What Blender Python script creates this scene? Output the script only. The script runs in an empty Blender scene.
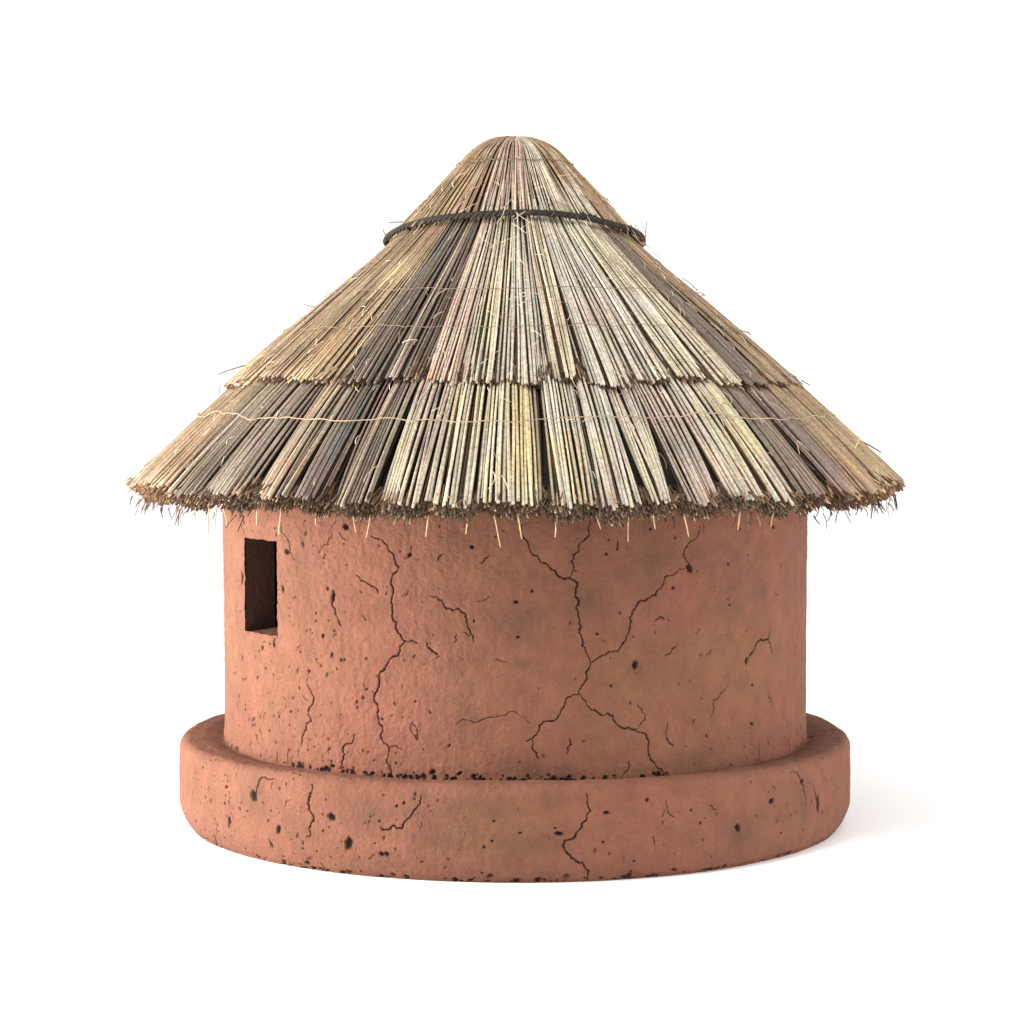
import bpy, math, random
import numpy as np
from math import pi, sin, cos, radians

random.seed(7)
rng = np.random.default_rng(11)
scene = bpy.context.scene
col = scene.collection

# ------------------------------------------------------------------ camera
F_PX, DIST, CAM_H = 2300.0, 23.0, 4.272
PITCH = math.atan(122 / F_PX)
cam_d = bpy.data.cameras.new('camera')
cam = bpy.data.objects.new('camera', cam_d)
col.objects.link(cam)
cam.location = (-0.03, -DIST, CAM_H)
cam.rotation_euler = (pi / 2 - PITCH, 0, 0)
cam_d.sensor_width = 36
cam_d.lens = 36 * F_PX / 1024
cam_d.clip_end = 2000
scene.camera = cam

# ------------------------------------------------------------------ light
world = bpy.data.worlds.new('World')
scene.world = world
world.use_nodes = True
bg = world.node_tree.nodes['Background']
bg.inputs['Color'].default_value = (1.0, 1.0, 1.0, 1)
bg.inputs['Strength'].default_value = 1.14


def area(name, loc, target, size, power, color=(1, 1, 1)):
    d = bpy.data.lights.new(name, 'AREA')
    d.shape = 'DISK'
    d.size = size
    d.energy = power
    d.color = color
    o = bpy.data.objects.new(name, d)
    col.objects.link(o)
    o.location = loc
    v = np.array(target, float) - np.array(loc, float)
    o.rotation_euler = (math.atan2(math.hypot(v[0], v[1]), -v[2]), 0, math.atan2(v[1], v[0]) - pi / 2)
    return o


area('key_light', (-5.5, -12, 17), (0, 0, 3.2), 4.0, 2000, (1, .985, .96))
area('side_light', (-17, -3.4, 3.2), (0, 0, 1.6), 8.0, 8600, (1, .975, .93))
area('fill_light', (15, -7, 3.5), (0, 0, 2.0), 7.0, 1500, (1, .97, .95))

scene.view_settings.view_transform = 'Standard'
scene.view_settings.look = 'None'
scene.view_settings.exposure = 0
scene.view_settings.gamma = 1
scene.view_settings.use_curve_mapping = False


# ------------------------------------------------------------------ helpers
def lin(c):
    c = np.asarray(c, float) / 255.0
    return np.where(c <= .04045, c / 12.92, ((c + .055) / 1.055) ** 2.4)


def _hash(ix, iy, iz, seed):
    h = (ix.astype(np.int64) * 374761393 + iy.astype(np.int64) * 668265263
         + iz.astype(np.int64) * 2147483647 + seed * 974711) & 0xffffffff
    h = ((h ^ (h >> 13)) * 1274126177) & 0xffffffff
    h = ((h ^ (h >> 16)) * 2246822519) & 0xffffffff
    return ((h ^ (h >> 15)) & 0xffffff) / float(0xffffff)


def vnoise(p, scale, seed=0, octaves=1):
    """value noise in -1..1; p (...,3)"""
    out = 0
    amp, tot = 1.0, 0.0
    for o in range(octaves):
        q = p * scale * (2 ** o)
        i = np.floor(q)
        f = q - i
        f = f * f * (3 - 2 * f)
        i = i.astype(np.int64)
        r = 0
        for dx in (0, 1):
            for dy in (0, 1):
                for dz in (0, 1):
                    w = ((f[..., 0] if dx else 1 - f[..., 0]) * (f[..., 1] if dy else 1 - f[..., 1])
                         * (f[..., 2] if dz else 1 - f[..., 2]))
                    r = r + w * _hash(i[..., 0] + dx, i[..., 1] + dy, i[..., 2] + dz, seed + o * 17)
        out = out + amp * (r * 2 - 1)
        tot += amp
        amp *= .5
    return out / tot


def link(name, me, mat, parent=None):
    o = bpy.data.objects.new(name, me)
    col.objects.link(o)
    me.materials.append(mat)
    if parent is not None:
        o.parent = parent
    return o


def mesh_arrays(name, verts, quads, mat, parent=None, colors=None, smooth=True, tris=None):
    me = bpy.data.meshes.new(name)
    verts = np.asarray(verts, np.float32).reshape(-1, 3)
    quads = np.asarray(quads, np.int32).reshape(-1, 4)
    nt = 0 if tris is None else len(tris)
    me.vertices.add(len(verts))
    me.vertices.foreach_set('co', verts.ravel())
    me.loops.add(len(quads) * 4 + nt * 3)
    li = quads.ravel()
    ls = np.arange(0, len(quads) * 4, 4, dtype=np.int32)
    if nt:
        tris = np.asarray(tris, np.int32)
        li = np.concatenate([li, tris.ravel()])
        ls = np.concatenate([ls, len(quads) * 4 + np.arange(0, nt * 3, 3, dtype=np.int32)])
    me.loops.foreach_set('vertex_index', li)
    me.polygons.add(len(ls))
    me.polygons.foreach_set('loop_start', ls)
    me.update(calc_edges=True)
    if colors is not None:
        a = me.color_attributes.new('tint', 'FLOAT_COLOR', 'POINT')
        c = np.ones((len(verts), 4), np.float32)
        c[:, :3] = np.asarray(colors).reshape(-1, 3)
        a.data.foreach_set('color', c.ravel())
    me.polygons.foreach_set('use_smooth', np.full(len(ls), smooth))
    me.validate()
    return link(name, me, mat, parent)


def tubes(paths, radii, colors, sides=5):
    """paths (N,K,3) radii (N,K) colors (N,K,3) -> verts, quads, tris, colors (closed end caps)"""
    P = np.asarray(paths, float)
    N, K, _ = P.shape
    T = np.gradient(P, axis=1)
    T /= np.linalg.norm(T, axis=2, keepdims=True) + 1e-9
    up = np.zeros_like(T)
    up[..., 2] = 1
    par = np.abs(T[..., 2]) > .95
    up[par] = (1, 0, 0)
    A = np.cross(T, up)
    A /= np.linalg.norm(A, axis=2, keepdims=True) + 1e-9
    B = np.cross(T, A)
    th = np.arange(sides) * 2 * pi / sides
    V = (P[:, :, None, :] + radii[:, :, None, None] * (A[:, :, None, :] * np.cos(th)[None, None, :, None]
                                                    + B[:, :, None, :] * np.sin(th)[None, None, :, None]))
    C = np.repeat(np.asarray(colors)[:, :, None, :], sides, axis=2)
    base = (np.arange(N) * K * sides)[:, None, None]
    k = (np.arange(K - 1) * sides)[None, :, None]
    s = np.arange(sides)[None, None, :]
    s2 = (s + 1) % sides
    Q = np.stack([base + k + s, base + k + s2, base + k + sides + s2, base + k + sides + s], -1).reshape(-1, 4)
    # caps as triangle fans
    b = np.arange(N) * K * sides
    tr = []
    for end, off in ((0, 0), (1, (K - 1) * sides)):
        for j in range(1, sides - 1):
            t = np.stack([b + off, b + off + j, b + off + j + 1], -1)
            tr.append(t if end else t[:, ::-1])
    return V.reshape(-1, 3), Q, np.concatenate(tr), C.reshape(-1, 3)


class Batch:
    def __init__(self):
        self.v, self.q, self.t, self.c, self.n = [], [], [], [], 0

    def add(self, paths, radii, colors, sides=5):
        v, q, t, c = tubes(paths, radii, colors, sides)
        self.v.append(v)
        self.q.append(q + self.n)
        self.t.append(t + self.n)
        self.c.append(c)
        self.n += len(v)

    def build(self, name, mat, parent):
        return mesh_arrays(name, np.concatenate(self.v), np.concatenate(self.q), mat, parent,
                           np.concatenate(self.c), True, np.concatenate(self.t))


# ------------------------------------------------------------------ materials
def new_mat(name):
    m = bpy.data.materials.new(name)
    m.use_nodes = True
    nt = m.node_tree
    return m, nt, nt.nodes['Principled BSDF']


def N(nt, typ, **kw):
    n = nt.nodes.new(typ)
    for k, v in kw.items():
        if k in n.inputs:
            n.inputs[k].default_value = v
        else:
            setattr(n, k, v)
    return n


def clay_material():
    m, nt, b = new_mat('sun_baked_clay')
    L = nt.links.new
    b.inputs['Roughness'].default_value = .9
    b.inputs['Specular IOR Level'].default_value = .25
    tc = N(nt, 'ShaderNodeTexCoord')
    at = N(nt, 'ShaderNodeVertexColor')
    at.layer_name = 'tint'
    n1 = N(nt, 'ShaderNodeTexNoise', Scale=5.5, Detail=6.0, Roughness=.65)
    L(tc.outputs['Object'], n1.inputs['Vector'])
    r1 = N(nt, 'ShaderNodeMapRange')
    r1.inputs['From Min'].default_value = .3
    r1.inputs['From Max'].default_value = .7
    r1.inputs['To Min'].default_value = .84
    r1.inputs['To Max'].default_value = 1.14
    L(n1.outputs['Fac'], r1.inputs['Value'])
    mul = N(nt, 'ShaderNodeVectorMath', operation='SCALE')
    L(at.outputs['Color'], mul.inputs[0])
    L(r1.outputs['Result'], mul.inputs['Scale'])
    # fine pale and dark grit
    n2 = N(nt, 'ShaderNodeTexNoise', Scale=55.0, Detail=4.0, Roughness=.7)
    L(tc.outputs['Object'], n2.inputs['Vector'])
    r2 = N(nt, 'ShaderNodeMapRange')
    r2.inputs['From Min'].default_value = .3
    r2.inputs['From Max'].default_value = .7
    r2.inputs['To Min'].default_value = .87
    r2.inputs['To Max'].default_value = 1.12
    L(n2.outputs['Fac'], r2.inputs['Value'])
    mul2 = N(nt, 'ShaderNodeVectorMath', operation='SCALE')
    L(mul.outputs[0], mul2.inputs[0])
    L(r2.outputs['Result'], mul2.inputs['Scale'])
    L(mul2.outputs[0], b.inputs['Base Color'])
    n3 = N(nt, 'ShaderNodeTexNoise', Scale=26.0, Detail=7.0, Roughness=.68)
    L(tc.outputs['Object'], n3.inputs['Vector'])
    b1 = N(nt, 'ShaderNodeBump', Strength=.75, Distance=.025)
    L(n3.outputs['Fac'], b1.inputs['Height'])
    L(b1.outputs['Normal'], b.inputs['Normal'])
    return m


def reed_material(name, rough=.6):
    m, nt, b = new_mat(name)
    L = nt.links.new
    b.inputs['Roughness'].default_value = rough
    b.inputs['Specular IOR Level'].default_value = .3
    tc = N(nt, 'ShaderNodeTexCoord')
    at = N(nt, 'ShaderNodeVertexColor')
    at.layer_name = 'tint'
    n1 = N(nt, 'ShaderNodeTexNoise', Scale=26.0, Detail=7.0, Roughness=.85)
    L(tc.outputs['Object'], n1.inputs['Vector'])
    r1 = N(nt, 'ShaderNodeMapRange')
    r1.inputs['From Min'].default_value = .33
    r1.inputs['From Max'].default_value = .62
    r1.inputs['To Min'].default_value = .42
    r1.inputs['To Max'].default_value = 1.16
    L(n1.outputs['Fac'], r1.inputs['Value'])
    mul = N(nt, 'ShaderNodeVectorMath', operation='SCALE')
    L(at.outputs['Color'], mul.inputs[0])
    L(r1.outputs['Result'], mul.inputs['Scale'])
    L(mul.outputs[0], b.inputs['Base Color'])
    return m


def plain(name, c, rough=.8, noise=None):
    m, nt, b = new_mat(name)
    b.inputs['Roughness'].default_value = rough
    b.inputs['Base Color'].default_value = (*lin(c), 1)
    if noise:
        n = N(nt, 'ShaderNodeTexNoise', Scale=noise, Detail=4.0)
        tc = N(nt, 'ShaderNodeTexCoord')
        nt.links.new(tc.outputs['Object'], n.inputs['Vector'])
        mx = N(nt, 'ShaderNodeMix', data_type='RGBA')
        mx.inputs[6].default_value = (*(lin(c) * .6), 1)
        mx.inputs[7].default_value = (*(lin(c) * 1.5), 1)
        nt.links.new(n.outputs['Fac'], mx.inputs[0])
        nt.links.new(mx.outputs[2], b.inputs['Base Color'])
        bp = N(nt, 'ShaderNodeBump', Strength=.6, Distance=.02)
        nt.links.new(n.outputs['Fac'], bp.inputs['Height'])
        nt.links.new(bp.outputs['Normal'], b.inputs['Normal'])
    return m


CLAY = clay_material()
REED = reed_material('dry_reed')
ENDS = reed_material('cut_reed_ends', .8)
ROPE = reed_material('dark_fibre_rope', .85)
JAMB = plain('shaded_window_jamb', (56, 29, 13), .85, 20)  # shade inside the window reveal is put into this dark brown
CORE = plain('dark_thatch_core', (24, 17, 12), .95, 12)  # near black, so the shade between reeds is in its colour
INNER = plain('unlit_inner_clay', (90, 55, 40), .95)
GROUND = plain('white_floor', (251, 251, 251), .9)

# ------------------------------------------------------------------ ground
gm = bpy.data.meshes.new('ground')
gm.from_pydata([(-600, -600, 0), (600, -600, 0), (600, 600, 0), (-600, 600, 0)], [], [(0, 1, 2, 3)])
g = link('ground', gm, GROUND)
g['kind'] = 'structure'
g['label'] = 'plain white floor spreading out under the hut'

# ------------------------------------------------------------------ the hut
hut = bpy.data.objects.new('round_hut', None)
hut.empty_display_size = .5
col.objects.link(hut)
hut['label'] = 'round terracotta mud hut with conical two-tier reed thatch roof, standing on its low clay plinth'
hut['category'] = 'hut'

WR, WZ0, WZ1 = 2.90, .77, 3.42      # wall radius, foot, head
PR = 3.345                          # plinth radius
CX = cam.location[0]


def ray(px, py):
    """direction of the photograph's sight line through a pixel"""
    dx, dy = (px - 512) / F_PX, (512 - py) / F_PX
    return np.array([dx, cos(PITCH) + dy * sin(PITCH), -sin(PITCH) + dy * cos(PITCH)])


def on_cyl(px, py, R):
    """where a mark seen in the photograph sits on an upright cylinder: (angle, height)"""
    d = ray(px, py)
    o = np.array([CX, -DIST, CAM_H])
    a = d[0] ** 2 + d[1] ** 2
    b_ = 2 * (o[0] * d[0] + o[1] * d[1])
    c = o[0] ** 2 + o[1] ** 2 - R * R
    disc = max(b_ * b_ - 4 * a * c, 0)
    t = (-b_ - math.sqrt(disc)) / (2 * a)
    p = o + t * d
    return math.atan2(p[0], -p[1]), p[2]


def jag(pts, rough=.22, levels=3, rs=None):
    """fractal midpoint wobble along a crack"""
    rs = rs or random
    for _ in range(levels):
        out = [pts[0]]
        for a, b_ in zip(pts, pts[1:]):
            dx, dy = b_[0] - a[0], b_[1] - a[1]
            k = rs.uniform(-rough, rough)
            out += [((a[0] + b_[0]) / 2 - dy * k, (a[1] + b_[1]) / 2 + dx * k), b_]
        pts = out
    return pts


class Field:
    """depth and dirt laid out over an unrolled surface (u along the girth, v up the profile), in metres"""

    def __init__(self, u, v):
        self.u, self.v = u, v
        self.depth = np.zeros((len(v), len(u)), np.float32)
        self.dark = np.zeros((len(v), len(u)), np.float32)

    def _win(self, u0, u1, v0, v1):
        a, b_ = np.searchsorted(self.u, [u0, u1])
        c, d = np.searchsorted(self.v, [v0, v1])
        return slice(c, d), slice(a, b_)

    def crack(self, pts, w=.009, depth=.03, dark=.97, taper=True):
        n = len(pts) - 1
        for i, (a, b_) in enumerate(zip(pts, pts[1:])):
            t = i / max(n, 1)
            ww = w * (.55 + .75 * random.random())
            if taper:
                ww *= .55 + .6 * min(1, 4 * t, 4 * (1 - t) + .2)
            m = ww * 4
            sv, su = self._win(min(a[0], b_[0]) - m, max(a[0], b_[0]) + m, min(a[1], b_[1]) - m, max(a[1], b_[1]) + m)
            U = self.u[su][None, :]
            V = self.v[sv][:, None]
            if U.size == 0 or V.size == 0:
                continue
            dx, dy = b_[0] - a[0], b_[1] - a[1]
            L2 = dx * dx + dy * dy + 1e-12
            tt = np.clip(((U - a[0]) * dx + (V - a[1]) * dy) / L2, 0, 1)
            d = np.hypot(U - a[0] - tt * dx, V - a[1] - tt * dy)
            g_ = np.exp(-(d / ww) ** 2)
            self.depth[sv, su] = np.maximum(self.depth[sv, su], depth * g_)
            self.dark[sv, su] = np.maximum(self.dark[sv, su], dark * np.exp(-(d / (ww * .85)) ** 2))

    def pit(self, u, v, r, depth=None, dark=.6, asp=1.0, rot=0.0):
        depth = r * .8 if depth is None else depth
        m = r * 2.6 * max(1, asp)
        sv, su = self._win(u - m, u + m, v - m, v + m)
        U = self.u[su][None, :] - u
        V = self.v[sv][:, None] - v
        if U.size == 0 or V.size == 0:
            return
        x = U * cos(rot) + V * sin(rot)
        y = (-U * sin(rot) + V * cos(rot)) / asp
        ang = np.arctan2(y, x)
        k = random.random() * 6.28
        rr = np.hypot(x, y) / (r * (1 + .14 * np.sin(2 * ang + k) + .10 * np.sin(5 * ang + 2 * k)))
        g_ = np.exp(-rr ** 4)
        self.depth[sv, su] = np.maximum(self.depth[sv, su], depth * g_)
        self.dark[sv, su] = np.maximum(self.dark[sv, su], dark * g_)


def girth(extra=(), step=.0018, half=radians(98)):
    a = np.arange(-half, half, step)
    b_ = np.linspace(half, 2 * pi - half, 120)[:-1]
    arr = np.unique(np.concatenate([a, b_, np.array(list(extra), float)]))
    return arr


# ---- wall -------------------------------------------------------------
wa0, zt0 = on_cyl(244.5, 538, WR)
wa1, zt1 = on_cyl(277.0, 541, WR)
_, zb0 = on_cyl(246, 630, WR)
_, zb1 = on_cyl(277.5, 637, WR)
win_top, win_bot = (zt0 + zt1) / 2, (zb0 + zb1) / 2
phi = girth((wa0, wa1))
zz = np.unique(np.concatenate([np.arange(WZ0, WZ1, .005), [win_top, win_bot, WZ1]]))
fw = Field(phi * WR, zz)

WALL_CRACKS = [
    ([(521.7, 524), (538, 556), (549, 566), (560, 577), (569, 578), (575, 581), (579, 601), (578, 612), (581, 626), (582, 639), (590.5, 663)], 1.15),
    ([(586.7, 512), (588.6, 535.5), (579, 550.6), (571, 561.5), (569, 578)], .8),
    ([(698.8, 526), (690.6, 540.5), (683.7, 552.8), (689, 568)], .8),
    ([(689, 568), (670, 575), (662.5, 585), (645.5, 600.7), (638, 602.5), (629.7, 617.6), (628, 634), (618.7, 650), (601, 656), (590.5, 663)], 1.0),
    ([(590.5, 663), (586, 672), (584, 683), (579, 694)], 1.1),
    ([(579, 694), (568, 697), (558.6, 716), (539.4, 725.6), (534, 738), (526, 741)], 1.0),
    ([(532, 739), (534, 751.5), (539.4, 759)], .9),
    ([(531, 724), (501, 716), (485, 719), (457, 724)], .6),
    ([(579, 694), (591, 710.5), (613, 716), (635, 729.7), (649, 743), (654, 762.5), (668, 775)], 1.0),
    ([(636.5, 729.7), (645, 720), (638, 705)], .7),
    ([(430, 595.7), (441, 600), (446.5, 609), (459, 609), (467, 620), (471, 634), (474, 642)], .95),
    ([(463, 632), (470, 636)], .7),
    ([(570, 738.4), (571.7, 744.7), (567, 754)], .9),
    ([(668, 723), (669, 743), (673, 747)], .9),
    ([(371, 535.5), (387.4, 545), (399, 567), (391, 602.5), (396, 622), (405, 641), (398, 656), (379, 680.5), (373.7, 697), (378, 719), (389, 749), (391.5, 770)], 1.1),
    ([(405, 641), (417.5, 643.5)], .8),
    ([(389, 748), (402, 750)], .7),
    ([(309, 671), (313.5, 697), (311, 721.5), (302.6, 735), (300, 747)], 1.0),
    ([(354, 734), (342, 749), (339.5, 769)], 1.0),
    ([(356, 575), (368, 584), (378, 593)], .9),
    ([(282, 523), (289, 541), (295, 560)], .9),
    ([(332.7, 594), (335, 610), (342, 626)], .9),
    ([(412, 721.5), (417.5, 730), (417, 740), (411, 724)], .7),
    ([(425.6, 642), (431, 650), (438, 654.5)], 1.1),
    ([(770.4, 630.7), (769, 639), (761, 639), (754, 650), (747, 663.5)], 1.2),
    ([(767, 638), (771, 645), (772, 654)], 1.0),
    ([(676, 645.8), (671, 652), (665, 655)], .9),
    ([(655, 621), (660, 617), (664, 619)], .9),
    ([(729, 681), (714, 700), (711.6, 717)], .7),
    ([(768, 693.6), (772, 706)], .7),
    ([(618, 540), (616, 550)], .9),
    ([(795, 643), (794, 657)], .7),
    ([(480, 563), (489, 556)], .8), ([(437, 561), (443, 554)], .8), ([(477, 601), (490, 597)], .6),
    ([(404, 560), (412, 545)], .6), ([(330, 528), (328, 545), (318, 553)], .6),
]
for px, w in WALL_CRACKS:
    pts = [(on_cyl(x, y, WR)[0] * WR, on_cyl(x, y, WR)[1]) for x, y in px]
    if pts[0][0] > pts[-1][0] and False:
        pts = pts[::-1]
    fw.crack(jag(pts), w=.0050 * w, depth=.018 * w)
for x, y, r, asp in [(635, 665, .028, 1.2), (689, 568, .03, 1.3), (673, 588, .016, 1), (728, 564, .014, 1), (752.6, 685, .014, 1),
                  (753, 724, .02, .8), (472, 547, .022, .7), (518, 637, .014, 1), (532, 591, .014, 1), (597, 634, .014, 1),
                  (611, 686, .013, 1), (620, 613, .011, 1), (346, 527, .028, 1), (287, 552, .026, 1), (323, 636, .018, 1),
                  (333, 597, .02, 2.4), (474, 621, .012, 1), (729, 605, .012, 1), (606, 554, .014, 1), (650, 529, .012, 1),
                  (242, 578, .03, 1.8), (283, 589, .02, 1.5), (747, 661, .022, 1.3), (773, 527, .02, 1), (748, 523, .014, 1),
                  (410, 555, .02, 1), (262, 648, .02, 1), (274, 644, .02, 1.5), (516, 602, .02, .8), (309, 671, .016, 1)]:
    a, z = on_cyl(x, y, WR)
    fw.pit(a * WR, z, r, dark=.85, asp=asp)
# pores, crowded on the left half and at the foot
for k in range(1500):
    a = random.uniform(-1.6, 1.6)
    z = random.uniform(WZ0, WZ1)
    keep = .10 + .75 * max(0, min(1, (-a - .15) / .5)) * (1.0 if z < 2.5 else .35) + .5 * max(0, 1 - (z - WZ0) / .5)
    if random.random() > keep:
        continue
    r = random.choice([.0075, .008, .009, .010, .011, .014])
    fw.pit(a * WR, z, r, depth=r * 1.0, dark=random.uniform(.0, .6), asp=random.uniform(.6, 1.9), rot=random.uniform(-.6, .6))
for k in range(28):     # short hairline nicks
    a, z = random.uniform(-1.5, 1.5) * WR, random.uniform(WZ0 + .1, 3.1)
    an = random.uniform(0, pi)
    l = random.uniform(.03, .12)
    fw.crack(jag([(a, z), (a + l * cos(an), z + l * sin(an))], .3, 2), w=.0045, depth=.008, dark=random.uniform(.3, .8))
for k in range(220):    # crumbled joint where wall meets plinth
    a = random.uniform(-1.6, 1.6)
    if vnoise(np.array([[a * 3.1, 0, 0.]]), 1.0, 5)[0] < -.25:
        continue
    fw.pit(a * WR, .828 + abs(random.gauss(0, .022)), random.uniform(.009, .026), dark=random.uniform(.6, .95),
           asp=random.uniform(.5, 1.2), rot=random.uniform(-.5, .5))
for k in range(16):
    a = random.uniform(-1.5, 1.5) * WR
    z = .83
    fw.crack(jag([(a, z), (a + random.gauss(0, .05), z + random.uniform(.04, .2))], .3, 2), w=.0045, depth=.012, dark=.6)

PHI, ZZ = np.meshgrid(phi, zz)
base = np.stack([np.sin(PHI) * WR, -np.cos(PHI) * WR, ZZ], -1)
foot = np.clip(1 - (ZZ - WZ0) / .34, 0, 1)
leftness = np.clip((-PHI) / .6, 0, 1)
h = .014 * vnoise(base, .9, 1, 2) + .007 * vnoise(base, 4.0, 2, 3)
h += (.0030 + .0040 * leftness) * vnoise(base, 22.0, 3, 2)
h += foot ** 2 * (.010 * vnoise(base, 17.0, 4, 2) + .02)
strok = np.stack([base[..., 0] * 3, base[..., 1] * 3, base[..., 2] * 13], -1)   # trowel strokes
h += .0022 * vnoise(strok, 1.0, 6, 2)
strok2 = np.stack([base[..., 0] * 30, base[..., 1] * 30, base[..., 2] * 6], -1)
h += .0016 * vnoise(strok2, 1.0, 8, 1)
taper = .012 - .012 * (ZZ - WZ0) / 2.6
r = WR - fw.depth + h - taper * 0 + .012 * (ZZ - 2) / 2
# ragged window edge
edge = np.minimum(np.abs(PHI - wa0), np.abs(PHI - wa1)) * WR


def clay_color(P, dark, seed, stains=()):
    base_c = lin((117, 75, 58))
    pink = lin((119, 73, 58))
    ochre = lin((113, 78, 55))
    grey = lin((92, 66, 48))
    shp = P.shape[:-1]
    c = np.broadcast_to(base_c, shp + (3,)).copy()

    def mix(c, t, f):
        return c * (1 - f[..., None]) + t * f[..., None]
    c = mix(c, pink, np.clip(vnoise(P, .8, seed, 2) * 1.6, 0, 1) * .6)
    c = mix(c, ochre, np.clip(vnoise(P, 1.1, seed + 1, 2) * 1.6, 0, 1) * .5)
    c = mix(c, grey, np.clip(vnoise(P, 1.7, seed + 2, 3) * 2.2 - .6, 0, 1) * .4)
    c *= (1 + .10 * vnoise(P, 3.0, seed + 3, 3))[..., None]
    for s, amt in stains:
        c = mix(c, lin((72, 56, 41)), s * amt)
    c = mix(c, lin((16, 6, 4)), 1 - (1 - np.clip(dark, 0, 1)) ** 2)
    return c


def blob(U, V, u, v, ru, rv):
    q = ((U - u) / ru) ** 2 + ((V - v) / rv) ** 2
    return np.exp(-q)


stains = []
P3 = base
rag = .55 + .75 * np.clip(vnoise(P3, 5.0, 40, 3) + .4, 0, 1)
for x, y, rx, ry, amt in [(512, 622, .32, .2, .42), (524, 664, .10, .05, .45), (585, 603, .2, .22, .45), (460, 700, .13, .35, .3), (655, 560, .3, .2, .35),
                          (725, 590, .25, .3, .35), (640, 668, .07, .06, .4), (762, 590, .12, .3, .3), (300, 555, .12, .25, .35),
                          (530, 775, .5, .12, .35), (700, 765, .6, .12, .3), (690, 555, .16, .1, .35), (500, 760, .1, .06, .3)]:
    a, z = on_cyl(x, y, WR)
    stains.append((blob(PHI * WR, ZZ, a * WR, z, rx, ry) * rag, amt))
wc = clay_color(base, fw.dark, 21, stains)
V = np.stack([np.sin(PHI) * r, -np.cos(PHI) * r, ZZ], -1)
# nudge the opening's rim so the edge is hand cut
nr, nc = PHI.shape
idx = np.arange(nr * nc).reshape(nr, nc)
q = np.stack([idx[:-1, :-1], idx[:-1, 1:], idx[1:, 1:], idx[1:, :-1]], -1)
close = np.stack([idx[:-1, -1], idx[:-1, 0], idx[1:, 0], idx[1:, -1]], -1)
pm = (phi[:-1] + phi[1:]) / 2
zm = (zz[:-1] + zz[1:]) / 2
inwin = (pm[None, :] > wa0) & (pm[None, :] < wa1) & (zm[:, None] > win_bot) & (zm[:, None] < win_top)
q = q[~inwin]
rim_n = .6 * vnoise(np.stack([PHI * 40, ZZ * 16, ZZ * 0], -1), 1.0, 77, 4)
for kk, sgn in ((wa0, -1), (wa1, 1)):
    j = int(np.argmin(np.abs(phi - kk)))
    near = np.clip(1 - np.abs(PHI - kk) * WR / .05, 0, 1) * ((ZZ > win_bot - .03) & (ZZ < win_top + .03))
    sh = near * (.012 * rim_n)
    V[..., 0] += sh * np.cos(PHI)
    V[..., 1] += sh * np.sin(PHI)
near = np.clip(1 - np.abs(ZZ - win_top) / .05, 0, 1) * ((PHI > wa0 - .01) & (PHI < wa1 + .01))
V[..., 2] += near * .014 * rim_n
near = np.clip(1 - np.abs(ZZ - win_bot) / .05, 0, 1) * ((PHI > wa0 - .01) & (PHI < wa1 + .01))
V[..., 2] += near * .014 * rim_n
wall = mesh_arrays('wall', V, np.concatenate([q.reshape(-1, 4), close]), CLAY, hut, wc)

# inner face of the wall, with the same opening
TH = .30
pi_ = np.unique(np.concatenate([np.linspace(-pi, pi, 97), [wa0, wa1]]))
zi = np.array([WZ0, win_bot, win_top, WZ1])
A, B_ = np.meshgrid(pi_, zi)
Vi = np.stack([np.sin(A) * (WR - TH), -np.cos(A) * (WR - TH), B_], -1)
ii = np.arange(A.size).reshape(A.shape)
qi = np.stack([ii[:-1, :-1], ii[1:, :-1], ii[1:, 1:], ii[:-1, 1:]], -1)
pm2, zm2 = (pi_[:-1] + pi_[1:]) / 2, (zi[:-1] + zi[1:]) / 2
hole = (pm2[None, :] > wa0) & (pm2[None, :] < wa1) & (zm2[:, None] > win_bot) & (zm2[:, None] < win_top)
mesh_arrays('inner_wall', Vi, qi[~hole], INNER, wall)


def cyl(a, rr, z):
    return (sin(a) * rr, -cos(a) * rr, z)


# window reveal: clay sill and head, dark jambs with the recess shade in their colour
def grid_patch(f, nu, nv):
    vs, qs = [], []
    for i in range(nu + 1):
        for j in range(nv + 1):
            vs.append(f(i / nu, j / nv))
    for i in range(nu):
        for j in range(nv):
            a = i * (nv + 1) + j
            qs.append((a, a + 1, a + nv + 2, a + nv + 1))
    return np.array(vs), np.array(qs)


def wob(p, s):
    p = np.array(p)
    n = vnoise(p[None], 9.0, s, 3)[0]
    return n


sv_, sq_ = [], []
ri, ro = WR - TH - .002, WR + .001
parts = []
v1, q1 = grid_patch(lambda u, v: cyl(wa0 + (wa1 - wa0) * u, ri + (ro - ri) * v,
                                     win_bot - .012 + .03 * (1 - v) + .008 * wob(cyl(wa0 + (wa1 - wa0) * u, ri + (ro - ri) * v, 0), 3)), 24, 14)
v2, q2 = grid_patch(lambda u, v: cyl(wa0 + (wa1 - wa0) * u, ri + (ro - ri) * v,
                                     win_top + .010 + .01 * wob(cyl(wa0 + (wa1 - wa0) * u, ri + (ro - ri) * v, 5), 4)), 24, 14)
vv = np.concatenate([v1, v2])
cc = np.broadcast_to(lin((114, 73, 55)), vv.shape).copy()
mesh_arrays('window_sill', v1, q1, CLAY, wall, cc[:len(v1)])
mesh_arrays('window_lintel', v2, q2, CLAY, wall, cc[len(v1):])
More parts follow.
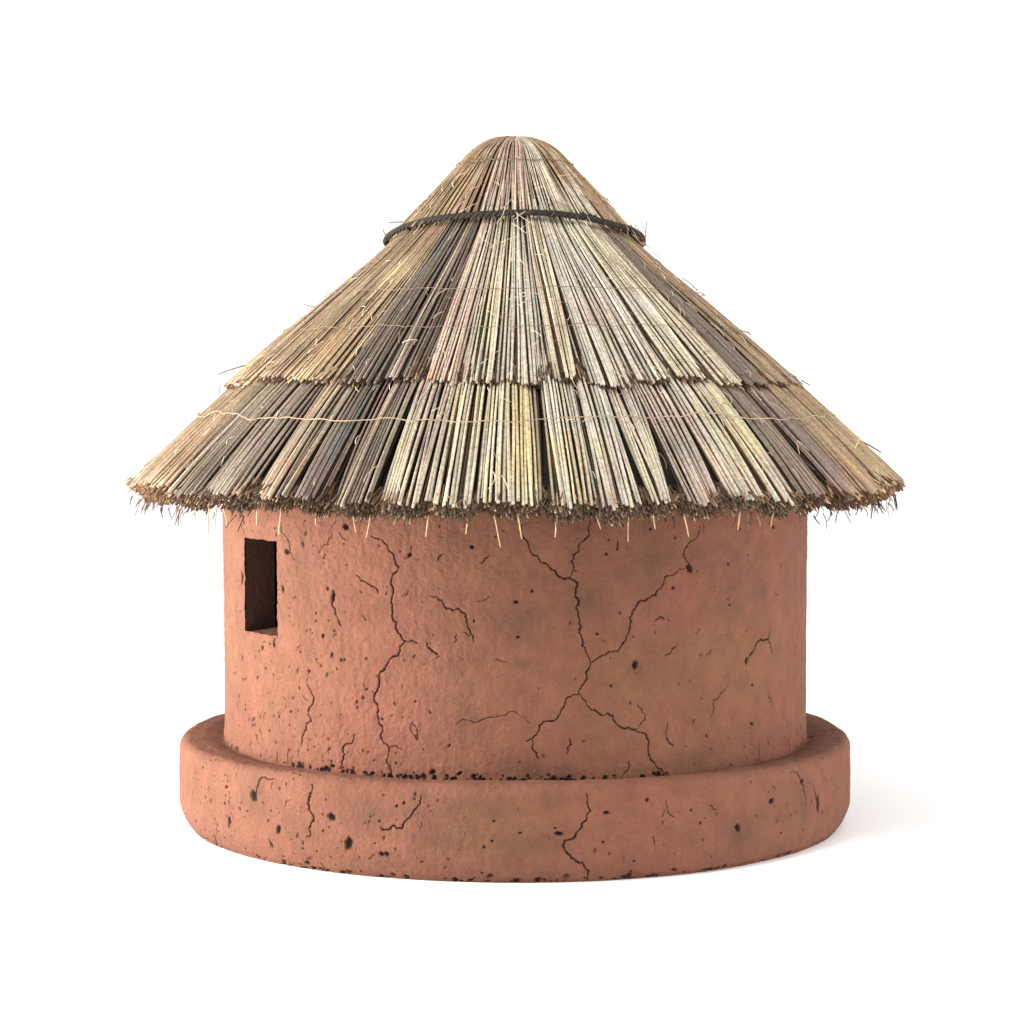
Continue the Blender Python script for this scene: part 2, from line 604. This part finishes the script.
for nm, aa, sg in (('jamb', wa0, -1), ('jamb', wa1, 1)):
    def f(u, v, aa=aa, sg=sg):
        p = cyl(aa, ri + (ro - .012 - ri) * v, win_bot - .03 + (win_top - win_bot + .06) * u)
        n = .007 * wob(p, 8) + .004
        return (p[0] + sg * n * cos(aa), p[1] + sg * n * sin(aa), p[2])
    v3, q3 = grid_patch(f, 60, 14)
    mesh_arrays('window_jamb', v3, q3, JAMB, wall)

# ---- plinth ------------------------------------------------------------
prof = []            # (radius, height) from the ground up and in to the wall


def arc(cx_, cz_, rr, a0, a1, n):
    return [(cx_ + rr * cos(a), cz_ + rr * sin(a)) for a in np.linspace(a0, a1, n)]


prof = [(3.225, -.01), (3.240, .02), (3.272, .05)]
prof += [(3.272 + .073 * math.sin(t * pi / 2), .05 + .22 * t) for t in np.linspace(.15, 1, 6)]
prof += [(PR, .42), (PR, .56), (PR - .004, .74)]
prof += arc(PR - .099, .772, .095, 0.1, pi / 2 * .98, 12)
prof += [(3.10, .862), (3.0, .842), (2.93, .826), (2.84, .822)]
prof = np.array(prof)
seg = np.hypot(*np.diff(prof, axis=0).T)
s_cum = np.concatenate([[0], np.cumsum(seg)])
ss = np.arange(0, s_cum[-1], .0052)
pr = np.interp(ss, s_cum, prof[:, 0])
pz = np.interp(ss, s_cum, prof[:, 1])
kern = np.ones(9) / 9
pr = np.convolve(np.pad(pr, 4, 'edge'), kern, 'valid')
pz = np.convolve(np.pad(pz, 4, 'edge'), kern, 'valid')
phi2 = girth(step=.0016)
fp = Field(phi2 * PR, ss)


def s_of_z(z):
    lim = int(np.argmax(pz > .80))
    return float(np.interp(z, pz[:lim], ss[:lim]))


def on_plinth(x, y):
    a, z = on_cyl(x, y, PR)
    # marks high on the rounded shoulder sit on a smaller radius
    for _ in range(5):
        s = s_of_z(min(z, .79))
        rr = float(np.interp(s, ss, pr))
        a, z = on_cyl(x, y, rr)
    return a * PR, s_of_z(min(z, .79))


for px, w in [
    ([(274, 769), (261.6, 774), (257.5, 786.6), (253, 796)], 1.0),
    ([(312, 780.6), (309.5, 797.6), (308.6, 810), (313.5, 821), (309.5, 837)], 1.2),
    ([(421, 795), (417.5, 807), (405, 822), (402, 829), (393, 825), (384.6, 830), (380, 827)], 1.1),
    ([(586.7, 793.5), (590.5, 811), (580.4, 829), (565, 841), (571, 858), (582.6, 863), (587, 880)], 1.2),
    ([(790, 766), (801, 779), (805, 792), (806, 806)], .8),
    ([(214, 834), (217, 845)], .9), ([(321, 862), (324, 872)], .9), ([(666, 800), (667, 812), (674, 817)], .6),
    ([(268, 838), (272, 848)], .9), ([(813, 785), (816, 800)], .7), ([(652, 836), (654, 845)], .7), ([(230, 812), (233, 820)], .6)]:
    fp.crack(jag([on_plinth(x, y) for x, y in px]), w=.0052 * w, depth=.018 * w)
for x, y, rr, asp in [(253.4, 796, .036, 1.4), (332, 817, .036, .9), (349, 843.5, .036, 1.5), (382, 854, .022, 1), (387, 854, .022, 1),
                  (278.5, 829.6, .024, 1.6), (229, 821, .022, 1.7), (271, 844, .014, 1), (558.6, 833.6, .034, .5), (606, 812.6, .024, .7),
                  (772, 801, .030, .9), (737.5, 828, .028, 1.2), (818, 804, .028, 2.4), (698, 872, .016, 1), (494, 821, .012, 1),
                  (520, 833, .013, 1), (484, 847, .013, 1), (492, 841, .012, 1), (555, 828, .012, .7), (647, 800, .018, .8), (603, 842, .012, 1),
                  (634, 861, .012, 1), (226, 787, .02, .7), (803, 781, .022, 1), (691, 810, .012, 1), (700, 823, .012, 1), (781, 833, .012, 1),
                  (397, 806, .014, 1), (404, 803, .014, 1), (422, 862, .012, .8)]:
    u, v = on_plinth(x, y)
    fp.pit(u, v, rr, dark=.85, asp=asp)
for k in range(1200):
    a = random.uniform(-1.6, 1.6)
    v = random.uniform(0, ss[-1])
    keep = .14 + .5 * max(0, min(1, (-a - .1) / .5)) + .25 * max(0, a - .7)
    if random.random() > keep:
        continue
    rr = random.choice([.0075, .008, .009, .010, .013])
    fp.pit(a * PR, v, rr, depth=rr * 1.0, dark=random.uniform(.0, .6), asp=random.uniform(.6, 1.8), rot=random.uniform(-.6, .6))
for k in range(24):
    a, v = random.uniform(-1.5, 1.5) * PR, random.uniform(0, .9)
    an = random.uniform(0, pi)
    l = random.uniform(.03, .1)
    fp.crack(jag([(a, v), (a + l * cos(an), v + l * sin(an))], .3, 2), w=.0045, depth=.008, dark=random.uniform(.3, .8))
s_in = float(ss[int(np.argmax(pr[::1] < 2.93))])
for k in range(240):
    a = random.uniform(-1.6, 1.6)
    if vnoise(np.array([[a * 3.1, 0, 0.]]), 1.0, 5)[0] < -.25:
        continue
    fp.pit(a * PR, s_in - abs(random.gauss(0, .03)), random.uniform(.008, .022), dark=random.uniform(.6, .95), asp=random.uniform(.5, 1.2))
for k in range(120):    # chipped lower rim
    a = random.uniform(-1.6, 1.6)
    fp.pit(a * PR, abs(random.gauss(.03, .03)), random.uniform(.01, .03), dark=random.uniform(.3, .8), asp=random.uniform(.5, 1.4))

PH, SS = np.meshgrid(phi2, ss)
RR = np.broadcast_to(pr[:, None], PH.shape)
Z2 = np.broadcast_to(pz[:, None], PH.shape)
tr_, tz_ = np.gradient(pr), np.gradient(pz)
ln = np.hypot(tr_, tz_)
nrm_r, nrm_z = (tz_ / ln)[:, None], (-tr_ / ln)[:, None]
b2 = np.stack([np.sin(PH) * RR, -np.cos(PH) * RR, Z2], -1)
h2 = .016 * vnoise(b2, 1.0, 51, 2) + .007 * vnoise(b2, 4.5, 52, 3) + .0045 * vnoise(b2, 22.0, 53, 3) - fp.depth
st = np.stack([b2[..., 0] * 3, b2[..., 1] * 3, b2[..., 2] * 14], -1)
h2 += .0022 * vnoise(st, 1.0, 54, 2)
R2 = RR + h2 * nrm_r
Zf = Z2 + h2 * nrm_z
Zf = np.where(SS < .02, np.minimum(Zf, -.003), Zf)
V2 = np.stack([np.sin(PH) * R2, -np.cos(PH) * R2, Zf], -1)
st2 = []
rag2 = .55 + .75 * np.clip(vnoise(b2, 5.0, 41, 3) + .4, 0, 1)
for x, y, rx, ry, amt in [(440, 835, .3, .2, .4), (520, 845, .35, .12, .38), (470, 805, .25, .12, .3), (737, 832, .2, .16, .45), (800, 800, .16, .25, .35),
                          (196, 785, .12, .16, .3), (370, 815, .14, .14, .4), (300, 825, .12, .14, .3), (690, 838, .14, .08, .35), (555, 800, .2, .06, .25)]:
    u, v = on_plinth(x, y)
    st2.append((blob(PH * PR, SS, u, v, rx, ry) * rag2, amt))
pc = clay_color(b2, fp.dark, 61, st2)
n_r, n_c = PH.shape
i2 = np.arange(n_r * n_c).reshape(n_r, n_c)
q2_ = np.stack([i2[:-1, :-1], i2[:-1, 1:], i2[1:, 1:], i2[1:, :-1]], -1).reshape(-1, 4)
cl2 = np.stack([i2[:-1, -1], i2[:-1, 0], i2[1:, 0], i2[1:, -1]], -1)
mesh_arrays('plinth', V2, np.concatenate([q2_, cl2]), CLAY, hut, pc)

# ---- roof ---------------------------------------------------------------
SL = (6.60 - 3.36) / (3.86 - .30)       # drop per metre of radius
SANG = math.atan(SL)
NR, NZ = sin(SANG), cos(SANG)           # outward normal of the slope in (radius, height)
DR, DZ = cos(SANG), -sin(SANG)          # down-slope direction


def rz(rad):
    """height of the roof plane; the cap is a little steeper and rounds over at the top"""
    rad = np.asarray(rad, float)
    z = np.interp(rad, [0, .3, 1.15, 1.45, 2.84, 3.86, 5.0], [6.945, 6.635, 5.760, 5.475, 4.29, 3.36, 2.32])
    dome = np.where(rad < .6, 6.70 - 1.05 * rad ** 2, 99.0)
    return np.minimum(z, dome)


def slope(rad, lift=0.0, roofz=0.0):
    """radius, height of a point on the roof plane at a given radius, lifted along the normal"""
    z = float(rz(rad))
    return rad + lift * NR, z + lift * NZ + roofz


# core cone, closed below
cprof = [(0.0, 6.58), (.12, 6.56), (.30, 6.44)] + [slope(rr_, -.15) for rr_ in (.8, 1.4, 2.0, 2.8, 3.3, 3.66)]
cprof += [(3.40, 3.34), (3.20, 3.38), (WR + .05, 3.40), (2.5, 3.45), (0, 3.45)]
na = 128
cv, cq = [], []
for a, b_ in cprof:
    for k in range(na):
        t = 2 * pi * k / na
        cv.append((sin(t) * a, -cos(t) * a, b_))
for j in range(len(cprof) - 1):
    for k in range(na):
        k2 = (k + 1) % na
        cq.append((j * na + k, (j + 1) * na + k, (j + 1) * na + k2, j * na + k2))
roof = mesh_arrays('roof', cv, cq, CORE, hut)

# reed colours, in daylight sRGB-ish base values
TAN, ORA, YEL = (174, 148, 114), (176, 144, 114), (222, 203, 156)
CRE, PNK, PAL = (224, 209, 180), (212, 187, 168), (216, 206, 188)
GRY, DGR, MAU = (156, 141, 122), (124, 108, 94), (146, 122, 116)
TEA, GRN, BRN = (134, 132, 122), (206, 204, 184), (158, 134, 107)

# (right-hand end x at the tier's edge, main, second, third) read along the front of each tier
LOWER = [(128, BRN, ORA, TAN), (186, BRN, TAN, ORA), (232, DGR, GRY, BRN), (276, GRY, DGR, MAU), (318, GRY, TAN, MAU),
         (352, DGR, MAU, TEA), (395, GRY, DGR, MAU), (440, CRE, PNK, MAU), (486, CRE, YEL, PAL), (545, CRE, YEL, PAL),
         (586, PAL, YEL, GRN), (626, PAL, GRN, PNK), (664, PAL, PNK, CRE), (706, PNK, PAL, GRY), (744, PAL, CRE, PNK),
         (776, CRE, YEL, PAL), (810, GRY, DGR, MAU), (838, DGR, MAU, TAN), (868, BRN, TAN, ORA), (906, TAN, BRN, YEL)]
UPPER = [(230, BRN, TAN, ORA), (262, BRN, ORA, TAN), (300, BRN, TAN, YEL), (352, BRN, ORA, YEL), (392, DGR, TEA, MAU),
         (434, DGR, GRY, MAU), (470, PNK, ORA, CRE), (508, CRE, GRN, PAL), (548, PAL, CRE, GRN), (581, CRE, YEL, ORA),
         (624, PAL, MAU, GRN), (664, PAL, GRN, CRE), (704, CRE, YEL, PAL), (728, CRE, GRN, TAN), (760, DGR, GRY, MAU), (786, BRN, TAN, GRY), (805, BRN, ORA, TAN)]
CAPS = [(384, TAN, ORA, BRN), (430, TAN, ORA, BRN), (470, ORA, PNK, BRN), (510, PNK, ORA, TAN), (545, PNK, CRE, BRN), (585, PAL, PNK, CRE),
        (620, TAN, PAL, ORA), (652, ORA, TAN, YEL)]


def bundles(table, half):
    """[(phi0, phi1, palette)] all round the roof; the back is made up"""
    out = []
    prev = -pi / 2
    for x, *pal in table:
        s = max(-1, min(1, (x - 517) / half))
        a = math.asin(s)
        if a - prev > .02:
            out.append((prev, a, pal))
            prev = a
    if prev < pi / 2:
        out.append((prev, pi / 2, table[-1][1:]))
    n = 16
    for k in range(n):
        a0 = pi / 2 + pi * k / n
        out.append((a0, a0 + pi / n, random.choice(table)[1:]))
    return out


def shade_colors(P, pal, ridx, seed):
    """P (n,K,3) reed points; blended patchy palette"""
    n, K, _ = P.shape
    a, b_, c = [lin(x) for x in pal]
    n1 = vnoise(P, 1.7, seed, 2)[..., None]
    n2 = vnoise(P, 2.6, seed + 5, 2)[..., None]
    own = rng.normal(0, .25, (n, 1, 1))
    f1 = np.clip(n1 * 1.6 + own, 0, 1)
    f2 = np.clip(n2 * 1.8 + rng.normal(0, .3, (n, 1, 1)) - .15, 0, 1)
    C = a * (1 - f1) + b_ * f1
    C = C * (1 - f2) + c * f2
    bright = np.exp(rng.normal(0, .15, (n, 1, 1)))
    # faint lichen and mould tints in patches
    t1 = np.clip(vnoise(P, 4.6, seed + 9, 2)[..., None] * 3 - .7, 0, 1) * .45
    C = C * (1 - t1) + C * np.array([1.04, .78, .80]) * t1
    t2 = np.clip(vnoise(P, 4.0, seed + 12, 2)[..., None] * 3 - .7, 0, 1) * .6
    C = C * (1 - t2) + C * np.array([.82, .98, .90]) * t2
    t3 = np.clip(vnoise(P, 4.2, seed + 15, 2)[..., None] * 3 - .8, 0, 1) * .75
    C = C * (1 - t3) + C * np.array([1.05, 1.01, .80]) * t3
    blot = 1 + .30 * vnoise(P, 9.0, seed + 20, 2)[..., None]
    return np.clip(C * bright * blot * .76, .008, .8)


def tier(name, table, half, r_top, r_edge, lift, spacing, rad0, rad1, gapf, seed, edge_scallop=.04, thick=.12, K=9):
    B = Batch()
    info = []
    is_cap = r_edge < 2
    wide = set() if is_cap else ({8, 14} if r_edge < 3 else {11, 12, 16})   # a few bundles have shrunk apart
    for bi, (a0, a1, pal) in enumerate(bundles(table, half)):
        w = (a1 - a0)
        ce = (a0 + a1) / 2 + random.uniform(-.004, .004)
        bl = random.uniform(-.012, .012)                # each bundle lies a little higher or lower
        be = random.uniform(-.035, .035)                # and ends a little shorter or longer
        gap = gapf * random.uniform(.3, 1.4) * (1 if bi not in wide else 2.6)
        if is_cap:
            bl *= .3
        else:
            be *= 1.25
        tilt = random.choice((-1, 1)) * random.uniform(.4, 1.2)    # one flank tucks under its neighbour
        info.append((a0, a1, be, bl, pal))
        n = max(5, int(w * r_edge / spacing * .90))
        for layer in range(3):
            m = n + (layer == 1) - 0
            u = (np.arange(m) + .5) / m * 2 - 1
            u = u + rng.normal(0, .35 / m, m) + (1.0 / m if layer == 1 else 0)
            u = np.clip(u, -1.02, 1.02)
            t = np.linspace(0, 1, K)[None, :]
            start = r_top + np.where((rng.random(m) < 0), rng.random(m) * (r_edge - r_top) * .25, 0)
            end = r_edge + be + rng.normal(0, .014, m) - edge_scallop * u ** 2 * 1.3 - .012 * layer - .035
            if is_cap:              # the cap stops under the rope, which rides higher at the front
                end = end - .225 * max(0, cos(ce))
            rad = start[:, None] + (end - start)[:, None] * t
            # half width: bundle is wedge shaped and pulls together at its foot
            hw = (w / 2) * (1 - (gap / (w * r_edge)) * t ** 2.2)
            cross = rng.normal(0, .16 * spacing, (m, 1)) / rad
            drift = rng.normal(0, .9 * spacing / r_edge, (m, 1)) * (t - .6)
            wig = .12 * spacing * np.sin(t * rng.uniform(5, 12, (m, 1)) + rng.uniform(0, 6, (m, 1)))
            A_ = ce + hw * u[:, None] + cross + drift + wig / rad
            lf = (lift + bl - .032 * layer - .050 * (u[:, None] ** 2) * t + (0 if is_cap else .022) * tilt * u[:, None] * t + rng.normal(0, .006, (m, 1))
                  + .006 * np.sin(t * 7 + rng.uniform(0, 6, (m, 1))) - (0 if is_cap else .05) * (1 - t) ** 2)
            RR_ = rad + lf * NR
            ZZ_ = rz(rad) + lf * NZ - .02 * t ** 3 - (.065 * t ** 4 * np.clip(np.cos(A_), 0, 1) if r_edge > 3 else 0)
            P = np.stack([np.sin(A_) * RR_, -np.cos(A_) * RR_, ZZ_], -1)
            rr_ = (rad0 + (rad1 - rad0) * ((rad - r_top) / (r_edge - r_top))) * np.exp(rng.normal(0, .16, (m, 1)))
            C = shade_colors(P, pal, 0, seed)
            C2 = shade_colors(P, random.choice(table)[1:], 0, seed + 40)      # odd reeds of another kind mixed in
            odd = (rng.random((m, 1, 1)) < .06) * .6
            C = C * (1 - odd) + C2 * odd
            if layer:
                C = C * np.array([.13, .09, .06]) * (.7 if layer == 2 else 1)  # gap shade put into the colour of the deeper reed layers
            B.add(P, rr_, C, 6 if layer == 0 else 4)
    ob = B.build(name, REED, roof)
    return ob, info


low, low_info = tier('lower_thatch', LOWER, 388, 1.95, 3.84, .0, .0335, .0085, .0144, .075, 101)
upp, upp_info = tier('upper_thatch', UPPER, 286, .88, 2.82, .055, .0305, .0070, .0130, .055, 151, edge_scallop=.03)
cap, cap_info = tier('cap_thatch', CAPS, 131, .02, 1.245, .095, .026, .0040, .0112, .01, 181, edge_scallop=.01, K=26)

# cut ends of the thatch under each tier: short brown stems all the way round
def ends(name, info, r_edge, lift, n_per_m, depth, stem, seed, wild=.3, tone=(96, 70, 50), side_fluff=0):
    B = Batch()
    for a0, a1, be, bl, pal in info:
        m = int((a1 - a0) * r_edge * n_per_m)
        u = rng.uniform(-.94, .94, m)
        a = (a0 + a1) / 2 + (a1 - a0) / 2 * u
        dd = rng.random(m) ** .85
        thick = depth * random.uniform(.82, 1.12) * (1 - .55 * np.abs(u) ** 2.5) * (1 + .15 * np.abs(np.sin(a)))
        lf = lift + bl - .022 - .050 * u ** 2 - dd * thick
        end = r_edge + be - .055 * u ** 2 - .012 - .06 * dd + rng.normal(0, .018, m)
        L = rng.uniform(.06, .16, m)
        t = np.linspace(0, 1, 3)[None, :]
        rad = end[:, None] - L[:, None] * (1 - t)
        da = rng.normal(0, wild, m)[:, None] * L[:, None] * t / r_edge
        dl = rng.normal(0, wild * .6, m)[:, None] * L[:, None] * t
        droop = (rng.random(m) ** 3)[:, None] * .05 * t
        RR_ = rad + (lf[:, None] + dl) * NR
        ZZ_ = rz(rad) + (lf[:, None] + dl) * NZ - droop - (.065 * np.clip(np.cos(a), 0, 1)[:, None] if r_edge > 3 else 0)
        A_ = a[:, None] + da
        P = np.stack([np.sin(A_) * RR_, -np.cos(A_) * RR_, ZZ_], -1)
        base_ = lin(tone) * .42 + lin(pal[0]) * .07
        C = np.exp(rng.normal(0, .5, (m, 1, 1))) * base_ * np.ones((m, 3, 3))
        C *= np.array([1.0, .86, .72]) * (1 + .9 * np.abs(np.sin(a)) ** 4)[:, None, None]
        light = rng.random(m) < .06
        C[light] = lin((190, 160, 120))
        B.add(P, stem * np.exp(rng.normal(0, .3, (m, 1))) * np.ones((m, 3)), np.clip(C, .008, .7), 4)
    return B.build(name, ENDS, roof)


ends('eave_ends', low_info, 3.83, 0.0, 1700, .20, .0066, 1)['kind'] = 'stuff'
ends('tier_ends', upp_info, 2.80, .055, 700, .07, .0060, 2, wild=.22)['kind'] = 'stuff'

# ---- ragged straws hanging out of the eave ------------------------------
B = Batch()


def straw(a, rad, z, da, drad, dz, th, c, bend=.0, K=5, own=None):
    t = np.linspace(0, 1, K)
    A_ = a + da * t
    R_ = rad + drad * t + bend * np.sin(t * pi)
    Z_ = z + dz * t
    P = np.stack([np.sin(A_) * R_, -np.cos(A_) * R_, Z_], -1)[None]
    b_ = Batch() if own else B
    b_.add(P, (th * (1 - .35 * t))[None], np.broadcast_to(np.asarray(c), (1, K, 3)), 5)
    if own:
        b_.build(own, ENDS, roof)


for x, L_ in [(228, 14), (242, 25), (250, 18), (257, 14), (313, 20), (378, 14), (393, 21), (443, 18), (477, 14), (499, 30), (519, 20), (552, 18),
              (613, 24), (661, 20), (712, 14), (345, 8), (290, 10), (585, 9), (634, 10), (744, 12)]:
    a = math.asin((x - 517) / 372)
    r0_ = 3.70
    ztop_ = 3.22
    straw(a, r0_, ztop_, random.uniform(-.014, .014), random.uniform(-.03, .04), -(.055 + L_ * .0072), random.uniform(.0055, .0080),
          lin((196, 162, 126)), random.uniform(-.01, .01), own='hanging_straw')
for k in range(420):                     # fine dark bristle under the eave
    a = random.uniform(-pi, pi)
    sd = abs(sin(a))
    if random.random() > .15 + .75 * sd ** 3:
        continue
    straw(a, random.uniform(3.55, 3.78), random.uniform(3.20, 3.28) - .065 * max(0, cos(a)), random.uniform(-.02, .02), random.uniform(-.03, .09),
          -random.uniform(.05, .12 + .06 * sd ** 3), random.uniform(.004, .0075),
          lin(random.choice([(84, 60, 44), (110, 84, 60), (60, 44, 34), (140, 108, 78)])), random.uniform(-.02, .02))
for k in range(90):                     # stems poking out along the rim
    a = random.uniform(-pi, pi)
    rr_, z_ = slope(3.80, random.uniform(-.12, .01))
    l = random.uniform(.05, .12)
    straw(a, rr_, z_, random.uniform(-.02, .02), l * .8, -l * random.uniform(.3, .9), .0065, lin((150, 118, 84)), 0)


def stray(a, rad, lift, da, drad, dz, th=.007, c=(120, 98, 78)):
    rr_, z_ = slope(rad, lift)
    straw(a, rr_, z_, da, drad, dz, th, lin(c), random.uniform(-.01, .02), own='stray_stem')


# strays seen against the white on both flanks
stray(-1.52, 2.62, .06, 0, .30, -.10)
stray(-1.50, 1.95, .06, 0, .12, .03, .004)
stray(-1.50, 1.05, .10, 0, .14, -.01, .006)
stray(-1.5, 1.20, .12, 0, .02, .07, .005)
stray(-1.53, 2.92, .03, 0, -.02, .09, .004)
stray(1.5, 1.22, .12, 0, .01, .16, .005)
stray(1.52, 3.38, -.005, 0, .26, -.14, .009, (96, 80, 66))
stray(1.5, 2.80, .06, 0, .09, -.05, .006)
stray(-1.54, 3.62, -.035, 0, .22, -.22, .009)
stray(-1.50, 3.4, -.03, 0, .3, -.24, .008)
stray(-1.35, 3.5, -.02, 0, .33, -.3, .008)
stray(1.1, 3.50, .05, .03, .02, .12, .008, (210, 180, 130))
B.build('straw_fringe', ENDS, roof)['kind'] = 'stuff'

# ---- loose fibres lying over the thatch -----------------------------------
n = 380
a = rng.uniform(-1.25, 1.25, n)
rd = rng.uniform(.6, 3.75, n)
lf = np.where(rd < 1.3, .108, np.where(rd < 2.8, .078, .024)) + rng.uniform(0, .012, n)
L_ = rng.uniform(.04, .22, n)
ang = rng.normal(0, .55, n)
t = np.linspace(0, 1, 6)[None, :]
cv_ = rng.normal(0, .5, n)[:, None]
dr = (np.cos(ang)[:, None] * t + 0 * t) * L_[:, None] * DR
dt = (np.sin(ang)[:, None] * t + cv_ * t * (1 - t)) * L_[:, None]
rad = rd[:, None] + dr
lift_ = lf[:, None] + .012 * np.sin(t * pi)
RR_ = rad + lift_ * NR
A_ = a[:, None] + dt / rad
P = np.stack([np.sin(A_) * RR_, -np.cos(A_) * RR_, rz(rad) + lift_ * NZ], -1)
bc = np.where(rng.random(n)[:, None] < .6, lin((214, 196, 168)), lin((120, 96, 76)))
B = Batch()
B.add(P, rng.uniform(.0022, .0042, (n, 1)) * np.ones((n, 6)), np.repeat(bc[:, None, :], 6, 1), 3)
B.build('loose_fibres', REED, roof)['kind'] = 'stuff'


# ---- sewing cords -----------------------------------------------------------
def cord(rad, lift, th, c, seed, wobble=.012, n=900, dip=.0):
    a = np.linspace(-pi, pi, n)
    P0 = np.stack([np.sin(a) * 2, np.cos(a) * 2, a * 0], -1)
    w = wobble * vnoise(P0, 3.5, seed, 3)
    rd_ = rad + w * 1.6 + dip * np.cos(a)
    lf_ = lift + .010 * np.abs(np.sin(a * 34 + 3 * vnoise(P0, 2.0, seed + 1)))
    R_ = rd_ + lf_ * NR
    P = np.stack([np.sin(a) * R_, -np.cos(a) * R_, rz(rd_) + lf_ * NZ], -1)[None]
    b_ = Batch()
    cc = np.broadcast_to(lin(c), (1, n, 3)) * (1 + .25 * vnoise(P0, 9.0, seed + 3))[None, :, None]
    b_.add(P, np.full((1, n), th), cc, 5)
    return b_.build('stitching_cord', REED, roof)


cord(3.14, .016, .0050, (170, 146, 116), 1, .05)
cord(1.83, .073, .0035, (126, 106, 84), 2, .02)
cord(2.25, .073, .0032, (126, 106, 84), 3, .03)
cord(.50, .103, .0050, (110, 88, 66), 4, .012)

def rope_r(z):
    g_ = np.linspace(.5, 2, 200)
    return np.interp(z, (rz(g_) + .085 * NZ)[::-1], g_[::-1])


# ---- the binding rope --------------------------------------------------------
B = Batch()
n = 1400
a = np.linspace(-pi, pi, n)
zc = 5.775 + .175 * np.clip(np.cos(a), -.6, 1) + .006 * np.sin(a * 5)
rc = rope_r(zc) + .085 * NR + .016
for k in range(3):
    ph = a * 38 + k * 2 * pi / 3
    P = np.stack([np.sin(a) * (rc + .015 * np.cos(ph)), -np.cos(a) * (rc + .015 * np.cos(ph)), zc + .015 * np.sin(ph)], -1)[None]
    cc = np.broadcast_to(lin((46, 40, 34)), (1, n, 3)) * np.exp(.35 * vnoise(P, 16.0, 300 + k, 2))[..., None]
    B.add(P, np.full((1, n), .0175), cc, 6)
# frayed hairs on the rope
m = 24
ai = rng.uniform(-1.65, 1.65, m)
zc_ = 5.775 + .175 * np.cos(ai)
rc_ = rope_r(zc_) + .085 * NR + .065
t = np.linspace(0, 1, 4)[None, :]
R_ = rc_[:, None] + rng.uniform(0, .03, (m, 1)) * t
A_ = ai[:, None] + rng.normal(0, .05, (m, 1)) * t / 1.3
Z_ = zc_[:, None] + rng.normal(0, .02, (m, 1)) + rng.normal(0, .03, (m, 1)) * t
P = np.stack([np.sin(A_) * R_, -np.cos(A_) * R_, Z_], -1)
B.add(P, np.full((m, 4), .0025), np.broadcast_to(lin((110, 96, 82)), (m, 4, 3)), 3)
B.build('binding_rope', ROPE, roof)
